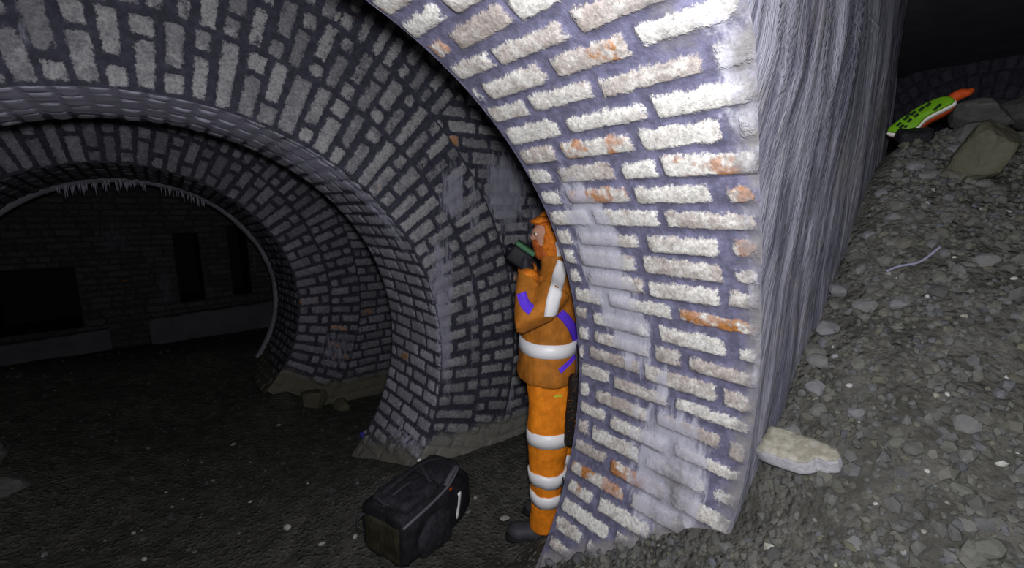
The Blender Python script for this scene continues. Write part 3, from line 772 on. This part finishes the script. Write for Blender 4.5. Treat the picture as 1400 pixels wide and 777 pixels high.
def ring_band(name, secs, z0, z1, mat, grow=.006, parent=person, noise=.004):
    """A band of tape round a lofted garment between two heights."""
    zs = [s_[0] for s_ in secs]; f = lambda z, k: float(np.interp(z, zs, [s_[k] for s_ in secs])); V, F = [], []; seg = 40; L = []
    prof = [(z0, -.006), (z0, grow), ((z0 + z1) / 2, grow + .001), (z1, grow), (z1, -.006)]
    for z, g in prof:
        for k in range(seg):
            a = 2 * PI * k / seg; w = noise * float(fbm(np.array([[math.cos(a) * 2, math.sin(a) * 2, z0 * 9]]), 2)[0])
            V.append((f(z, 1) + (f(z, 3) + g) * math.cos(a), f(z, 2) + (f(z, 4) + g) * math.sin(a), z + w))
    n = len(prof)
    for i in range(n):
        for k in range(seg): F.append((i * seg + k, i * seg + (k + 1) % seg, ((i + 1) % n) * seg + (k + 1) % seg, ((i + 1) % n) * seg + k))
    return link_mesh(name, V, F, mat, parent)
ring_band('waist_band', JT, 1.047, 1.112, M['tape'], .007)
ribbon('shoulder_tape', [(-.075, 1.50), (-.055, 1.45), (-.035, 1.40), (-.018, 1.34), (-.010, 1.28)], .062, M['tape'], bvh, out=.012)
# trousers
def TL(y, s_): return [(.075, .008 + s_, y, .074, .070), (.12, .004 + s_, y, .073, .070), (.20, -.008 + s_, y, .078, .074), (.30, -.010 + s_, y, .085, .078), (.42, -.010 + s_, y, .096, .086), (.60, -.012 + s_, y, .106, .092), (.78, -.018 + s_ * .5, y, .108, .094), (.95, -.015, y * .85, .118, .095)]
LL, RL = TL(.100, 0), TL(-.105, -.085)
tr = fuse([loft(LL), loft(RL), loft([(.84, -.015, 0, .115, .17), (.90, -.015, 0, .125, .18), (.99, -.012, 0, .125, .175)])], .011, 3, .006, (14, 14, 9), 8)
link_mesh('trousers', *tr, M['trouser'], person)
for S_ in (LL, RL):
    for z0, z1 in ((.575, .648), (.355, .425), (.240, .305)): ring_band('leg_band', S_, z0, z1, M['tape'], .006, noise=.006)
# boots
for y, s_ in ((.10, 0), (-.105, -.085)):
    b = fuse([ell((.05 + s_, y, .048), (.145, .052, .046)), ell((.135 + s_, y, .046), (.065, .056, .044)), ell((-.03 + s_, y, .05), (.062, .048, .048)), loft([(.04, -.0 + s_, y, .062, .050), (.10, .0 + s_, y, .062, .054), (.15, .003 + s_, y, .060, .056)])], .010, 4, .002)
    bo = link_mesh('boot', *b, M['boot'], person)
    n = 32; V = []
    for z in (0, .022):
        for k in range(n):
            a = 2 * PI * k / n; V.append((.058 + s_ + .152 * math.cos(a), y + (.052 + .010 * math.cos(a)) * math.sin(a), z))
    F = [(k, (k + 1) % n, n + (k + 1) % n, n + k) for k in range(n)] + [tuple(range(n))[::-1], tuple(range(n, 2 * n))]
    link_mesh('sole', V, F, M['sole'], bo)
# hood over a helmet-like crown, open at the face
HV, HF = ICO[4]; keep = []
hv = HV * np.array([.112, .098, .142]) + np.array([-.036, 0, 1.618])
mk = ~((hv[:, 0] > .034) & (hv[:, 2] < 1.668) & (hv[:, 2] > 1.50))
outer = [tuple(f) for f in HF if mk[f].all()]
V, F = evaluated(hv, outer, [('SOLIDIFY', dict(thickness=.010, offset=-1.0)), ('SUBSURF', dict(levels=1))])
V = V + (.006 * fbm(V * 16 + 4, 3))[:, None] * np.array([1, 1, .5])
hood = link_mesh('hood', V, F, M['hood'], person)
pk = fuse([ell((.045, 0, 1.690), (.050, .085, .016), 3), ell((.015, 0, 1.700), (.06, .088, .022), 3)], .009, 2)
link_mesh('hood_peak', *pk, M['hood'], hood)
hb = BVHTree.FromPolygons([tuple(v) for v in V], [tuple(f) for f in F])
ribbon('reflective_patch', [(-.050, 1.600), (-.058, 1.565), (-.062, 1.53), (-.058, 1.49)], .040, M['tape'], hb, parent=hood)
ribbon('grey_patch', [(-.020, 1.72), (-.037, 1.68), (-.023, 1.645)], .03, M['webbing'], hb, parent=hood)
mask = fuse([ell((.012, 0, 1.545), (.060, .070, .052)), ell((.050, 0, 1.585), (.032, .046, .026))], .009, 3, .003)
link_mesh('snood', *mask, m_cloth('rust_red_snood', (.33, .075, .015), (.55, .14, .03), 40), person)
# gloves: palm, four curled fingers and a thumb each, closed on the device
def glove(side):
    w = Vector(armL[-1] if side > 0 else armR[-1]); parts = [ell((w.x + .012, w.y - .018 * side, w.z + .038), (.022, .034, .046), 3), tube([w - Vector((0, -.012 * side, .03)), w + Vector((.006, -.01 * side, .02))], [.040, .032], 14)]
    for k, (L, dz) in enumerate([(.9, .075), (1.0, .062), (.95, .046), (.75, .030)]):
        p0 = Vector((w.x + .020, w.y - .022 * side, w.z + dz)); s_ = .030 * L
        parts.append(tube([p0, p0 + Vector((.030 * L, -.006 * side, .004)), p0 + Vector((.046 * L, -.030 * side, .002)), p0 + Vector((.030 * L, -.052 * side, -.002))], [.0100, .0098, .0090, .0078], 10))
    p0 = Vector((w.x - .002, w.y - .026 * side, w.z + .030))
    parts.append(tube([p0, p0 + Vector((-.014, -.018 * side, .018)), p0 + Vector((-.010, -.036 * side, .034))], [.0125, .0115, .0095], 10))
    return fuse(parts, .0055, 2)
link_mesh('glove', *glove(1), M['glove'], person); link_mesh('glove', *glove(-1), M['glove'], person)
for A_ in (armL, armR):
    a, b = Vector(A_[-2]), Vector(A_[-1]); d = (b - a).normalized()
    link_mesh('cuff', *tube([b - d * .055, b - d * .03, b - d * .005], [.050, .052, .047], 18), M['hood'], person)
# purple harness webbing, lanyard and the black tool pouch
ribbon('harness_strap', [(-.055, 1.275), (-.090, 1.235), (-.125, 1.175), (-.150, 1.10), (-.160, 1.05)], .042, M['purple'], bvh)
ribbon('harness_strap', [(.125, 1.375), (.105, 1.33), (.075, 1.31)], .045, M['purple'], bvh, out=.010)
ribbon('harness_strap', [(-.060, .985), (-.095, 1.010), (-.140, 1.040)], .024, M['purple'], bvh)
ribbon('yellow_tag', [(-.075, .858), (-.035, .855)], .013, M['label_yellow'], BVHTree.FromPolygons([tuple(v) for v in tr[0]], [tuple(f) for f in tr[1]]))
tp = fuse([loft([(.60, -.118, .165, .028, .034), (.64, -.120, .167, .032, .040), (.78, -.128, .170, .034, .042), (.93, -.134, .180, .032, .040), (.965, -.134, .185, .024, .034)], 24, 3.2)], .009, 3, .004, (30, 30, 20))
pouch = link_mesh('tool_pouch', *tp, M['pouch'], person)
link_mesh('pouch_strap', *tube(smooth_path([(-.134, .185, .95), (-.140, .19, 1.0), (-.140, .16, 1.06), (-.145, .12, 1.09)]), .014, 10, True, .4), M['webbing'], pouch)
link_mesh('ankle_strap', *tube(smooth_path([(-.086, .155, .41), (-.088, .16, .35), (-.082, .155, .29), (-.078, .15, .23)]), .012, 10, True, .5), M['webbing'], person)
bpy.context.view_layer.update()

# device held to the face: its own thing
dv = thing('handheld_device', 'dark handheld device with a dull green top edge held up in gloved hands', 'device', (PX, PY, pz), ang)
def rbox(c, d, r=.008, cuts=3):
    import bmesh
    bm = bmesh.new(); bmesh.ops.create_cube(bm, size=1); bmesh.ops.scale(bm, verts=bm.verts, vec=d)
    bmesh.ops.bevel(bm, geom=bm.edges[:], offset=r, segments=cuts, affect='EDGES', profile=.5); bmesh.ops.translate(bm, verts=bm.verts, vec=c); bm.verts.index_update()
    V = [v.co[:] for v in bm.verts]; F = [[v.index for v in f.verts] for f in bm.faces]; bm.free(); return V, F
def turned(part, piv, a):
    V, F = part; m = Matrix.Rotation(a, 3, 'Y'); p = Vector(piv); return [tuple(p + m @ (Vector(v) - p)) for v in V], F
piv = (.125, .015, 1.530)
link_mesh('housing', *turned(rbox((.130, .015, 1.512), (.115, .15, .085), .014), piv, -.6), M['device'], dv)
link_mesh('green_top', *turned(rbox((.130, .015, 1.564), (.110, .145, .024), .009), piv, -.6), M['green'], dv)
link_mesh('lens', *tube([(.165, .02, 1.54), (.197, .02, 1.562), (.203, .02, 1.566)], [.028, .027, .020], 20), M['glass'], dv)

# ------------------------------------------------------------------ backpack lying on the floor
bx, by = .965, 1.955; ba = math.atan2(.31, .945)
bz = float(np.mean([gz(bx + a, by + b) for a in (-.15, .15) for b in (-.15, .15)]))
bag = thing('backpack', 'black backpack with grey piping and a white reflective strip lying on the tunnel floor', 'bag', (bx, by, bz), ba)
def bag_body():
    V, F = [], []; n = 40; xsn = [(-.262, .80, .86, 0), (-.250, .95, .96, 0), (-.20, 1.0, 1.0, 0), (-.05, 1.02, 1.04, 0), (.08, 1.03, 1.06, 0), (.17, 1.0, 1.0, 0), (.235, .90, .86, 0), (.275, .70, .62, 0), (.292, .45, .40, 0)]
    for x, w, h, _ in xsn:
        for k in range(n):
            c, s_ = math.cos(2 * PI * k / n), math.sin(2 * PI * k / n); e = 2 / 4.2
            yy = .168 * w * math.copysign(abs(c) ** e, c); zz = .145 + .145 * h * math.copysign(abs(s_) ** e, s_)
            V.append((x, yy, max(.0, zz)))
    for i in range(len(xsn) - 1):
        for k in range(n): F.append((i * n + k, i * n + (k + 1) % n, (i + 1) * n + (k + 1) % n, (i + 1) * n + k))
    F.append(tuple(range(n))[::-1]); F.append(tuple(range((len(xsn) - 1) * n, len(xsn) * n)))
    return V, F
bb = fuse([bag_body()], .011, 3, .009, (9, 9, 9), 2)
link_mesh('main_compartment', *bb, M['nylon'], bag)
tb = BVHTree.FromPolygons([tuple(v) for v in bb[0]], [tuple(f) for f in bb[1]])
def on_bag(x, y): h = tb.ray_cast(Vector((x, y, 2)), Vector((0, 0, -1))); return h[0].z if h[0] is not None else .0
def on_side(x, z): h = tb.ray_cast(Vector((x, -2, z)), Vector((0, 1, 0))); return h[0].y if h[0] is not None else -.1
def on_end(y, z): h = tb.ray_cast(Vector((-2, y, z)), Vector((1, 0, 0))); return h[0].x if h[0] is not None else -.25
# lid pocket, side pocket, end panel
lp = fuse([rbox((-.10, -.01, .285), (.25, .24, .07), .025), rbox((.13, .0, .285), (.20, .22, .07), .03)], .010, 5, .007, (12, 12, 12), 5)
link_mesh('lid_pocket', *lp, M['black'], bag)
sp = fuse([ell((-.06, -.165, .105), (.13, .040, .105), 3), rbox((-.06, -.16, .06), (.22, .06, .10), .02)], .010, 5, .007, (12, 12, 12), 6)
link_mesh('side_pocket', *sp, M['black'], bag)
ep = fuse([rbox((-.250, 0, .13), (.040, .25, .20), .018)], .009, 4, .006, (14, 14, 14), 7)
link_mesh('end_panel', *ep, M['panel'], bag)
link_mesh('piping', *tube(smooth_path([(-.262, -.150, .245), (-.19, -.162, .262), (-.08, -.163, .272), (.04, -.158, .286), (.12, -.140, .300), (.19, -.108, .300), (.215, -.07, .296)], 10), [.0075] * 61, 10), M['piping'], bag)
def strap(name, pts, w, mat, thick=.35):
    return link_mesh(name, *tube(smooth_path(pts, 8), w, 10, True, thick), mat, bag)
strap('zip_flap', [(.04, -.150, .296), (.10, -.128, .309), (.17, -.105, .309), (.215, -.080, .300)], .013, M['piping'], .5)
strap('shoulder_strap', [(-.22, .10, .285), (-.17, .06, .322), (-.08, .05, .336), (.02, .06, .334), (.12, .05, .330), (.20, .03, .312), (.25, .01, .275)], .024, M['black'], .4)
strap('buckle_strap', [(-.235, .02, .276), (-.19, .0, .318), (-.13, -.01, .333), (-.07, -.01, .332)], .013, M['webbing'])
strap('buckle_strap', [(-.20, .105, .292), (-.215, .070, .300), (-.222, .03, .298), (-.220, -.02, .296)], .014, M['webbing'])
strap('side_strap', [(-.02, -.115, .318), (.02, -.03, .335), (.05, .03, .338)], .009, M['webbing'])
strap('hanging_loop', [(-.262, .125, .22), (-.292, .135, .20), (-.295, .138, .15), (-.262, .128, .12)], .009, M['webbing'])
strap('grab_handle', [(.255, .075, .21), (.283, .05, .25), (.283, -.02, .25), (.255, -.06, .21)], .011, M['black'])
V, F = [], []
for i, z in enumerate(np.linspace(.075, .225, 9)):
    for k in (-1, 1):
        x = .105 + .012 * math.sin((z - .07) * 14) + k * .0125; V.append((x, on_side(x, z) - .006, z))
F = [(2 * i, 2 * i + 1, 2 * i + 3, 2 * i + 2) for i in range(8)]
Vt, Ft = evaluated(V, F, [('SOLIDIFY', dict(thickness=.004, offset=0))])
link_mesh('reflective_strip', Vt, Ft, M['tape'], bag)
for x, y in ((.185, .085), (.13, .125)):
    link_mesh('reflective_tab', *rbox((x, y, on_bag(x, y) + .022), (.022, .014, .010), .003), M['tape'], bag)
link_mesh('red_tag', *rbox((.07, -.158, .262), (.022, .008, .010), .002), M['red'], bag)

# ------------------------------------------------------------------ running shoe on the rubble crest, sole towards us
def closed_spline(P_, n=6):
    out = []; m = len(P_)
    for i in range(m):
        a, b, c, d = [np.array(P_[(i + k) % m], float) for k in (-1, 0, 1, 2)]
        for k in range(n):
            t = k / n; out.append(.5 * ((2 * b) + (c - a) * t + (2 * a - 5 * b + 4 * c - d) * t * t + (3 * b - a - 3 * c + d) * t ** 3))
    return np.array(out)
SC = .00050
OUT = closed_spline([(-10, 30), (40, 46), (97, 56), (190, 66), (271, 72), (350, 68), (417, 52), (454, 8), (440, -36), (375, -44), (305, -46), (240, -50), (195, -68), (156, -88), (100, -80), (46, -55), (0, -12)], 5) * SC
OC = OUT.mean(0)
gx0, gy0 = 2.66, .425
ax_l = Vector((.28, -.80, .53)).normalized(); nn = Vector((-.93, -.12, .42)); nn = (nn - ax_l * nn.dot(ax_l)).normalized(); bb_ = nn.cross(ax_l)
shoe = thing('running_shoe', 'running shoe lying on its side on the rubble crest, lime green lugged sole facing out', 'shoe', (gx0, gy0, EYE + .405))
shoe.rotation_euler = Matrix((ax_l, bb_, nn)).transposed().to_euler()
def slab_loft(levels, name, mat, parent):
    V, F = [], []; n = len(OUT)
    for h, k, dx, dy in levels:
        for p in OUT: q = OC + (p - OC) * k - np.array([.112, 0]); V.append((q[0] + dx, q[1] + dy, h))
    for i in range(len(levels) - 1):
        for k in range(n): F.append((i * n + k, i * n + (k + 1) % n, (i + 1) * n + (k + 1) % n, (i + 1) * n + k))
    F.append(tuple(range(n))[::-1]); F.append(tuple(range((len(levels) - 1) * n, len(levels) * n)))
    V = np.array(V); V[:, 2] += .010 * np.cos(V[:, 0] * 16) - .01
    return link_mesh(name, V, F, mat, parent)
slab_loft([(-.006, .97, 0, 0), (.0, 1.0, 0, 0), (.006, .98, 0, 0), (.009, .90, 0, 0)], 'sole', M['lime'], shoe)
slab_loft([(-.034, .93, 0, -.003), (-.030, 1.03, 0, -.004), (-.012, 1.05, 0, -.005), (-.0055, 1.0, 0, -.002)], 'midsole', M['white'], shoe)
slab_loft([(-.095, .55, .02, 0), (-.085, .70, .015, 0), (-.060, .92, 0, -.004), (-.034, 1.0, 0, -.005), (-.030, .95, 0, 0)], 'upper', M['red'], shoe)
for k, (a, b_, la) in enumerate([(75, -20, 40), (70, 12, 44), (95, -42, 26), (135, 30, 40), (140, -8, 34), (190, 38, 40), (195, 2, 34), (250, 36, 44), (160, 52, 30), (300, 42, 40), (330, -22, 70), (60, -44, 24)]):
    q = np.array([a, b_]) * SC - np.array([.112, 0])
    z = .007 + .010 * math.cos(q[0] * 16) - .01
    V, F = rbox((0, 0, 0), (la * SC, 23 * SC, .008), .002, 2); m = Matrix.Rotation(.35, 3, 'Z')
    link_mesh('lug', [tuple(m @ Vector(v) + Vector((q[0], q[1], z))) for v in V], F, M['lime_hole'], shoe)
ht = fuse([ell((.135, .012, -.030), (.040, .024, .024), 3), ell((.163, .0, -.030), (.026, .014, .018), 3)], .006, 3, .003, (40, 40, 40))
link_mesh('heel_collar', *ht, M['red'], shoe)
pk = fuse([rbox((0, 0, 0), (.09, .12, .06), .02)], .008, 4, .006, (20, 20, 20))
o = link_mesh('dark_bundle', pk[0], pk[1], M['nylon']); o.location = (2.585, .425, gz(2.585, .425) + .03); o.rotation_euler = (0, -.4, .5)
tag(o, 'small glossy black bundle on the rubble directly under the lime green shoe sole', 'bundle')

# ------------------------------------------------------------------ camera, lamp, view
cam = bpy.data.cameras.new('camera'); co = bpy.data.objects.new('camera', cam); C.objects.link(co)
cam.sensor_width = 36; cam.lens = 36 * 600 / 1400; cam.clip_start = .02
co.location = (0, 0, EYE); co.rotation_euler = (deg(90 - 9.787), 0, deg(-39.393))
bpy.context.scene.camera = co
ld = bpy.data.lights.new('work_lamp', 'POINT'); ld.energy = 115; ld.color = (.975, .97, 1.0); ld.shadow_soft_size = .05
lo = bpy.data.objects.new('work_lamp', ld); C.objects.link(lo); lo.location = (.015, -.02, EYE + .10)
w = bpy.data.worlds.new('dark'); bpy.context.scene.world = w; w.use_nodes = True
w.node_tree.nodes['Background'].inputs[0].default_value = (.5, .5, .8, 1); w.node_tree.nodes['Background'].inputs[1].default_value = .006
vs = bpy.context.scene.view_settings
vs.view_transform = 'Standard'; vs.look = 'None'; vs.exposure = 0.0; vs.gamma = 1.0; vs.use_curve_mapping = False
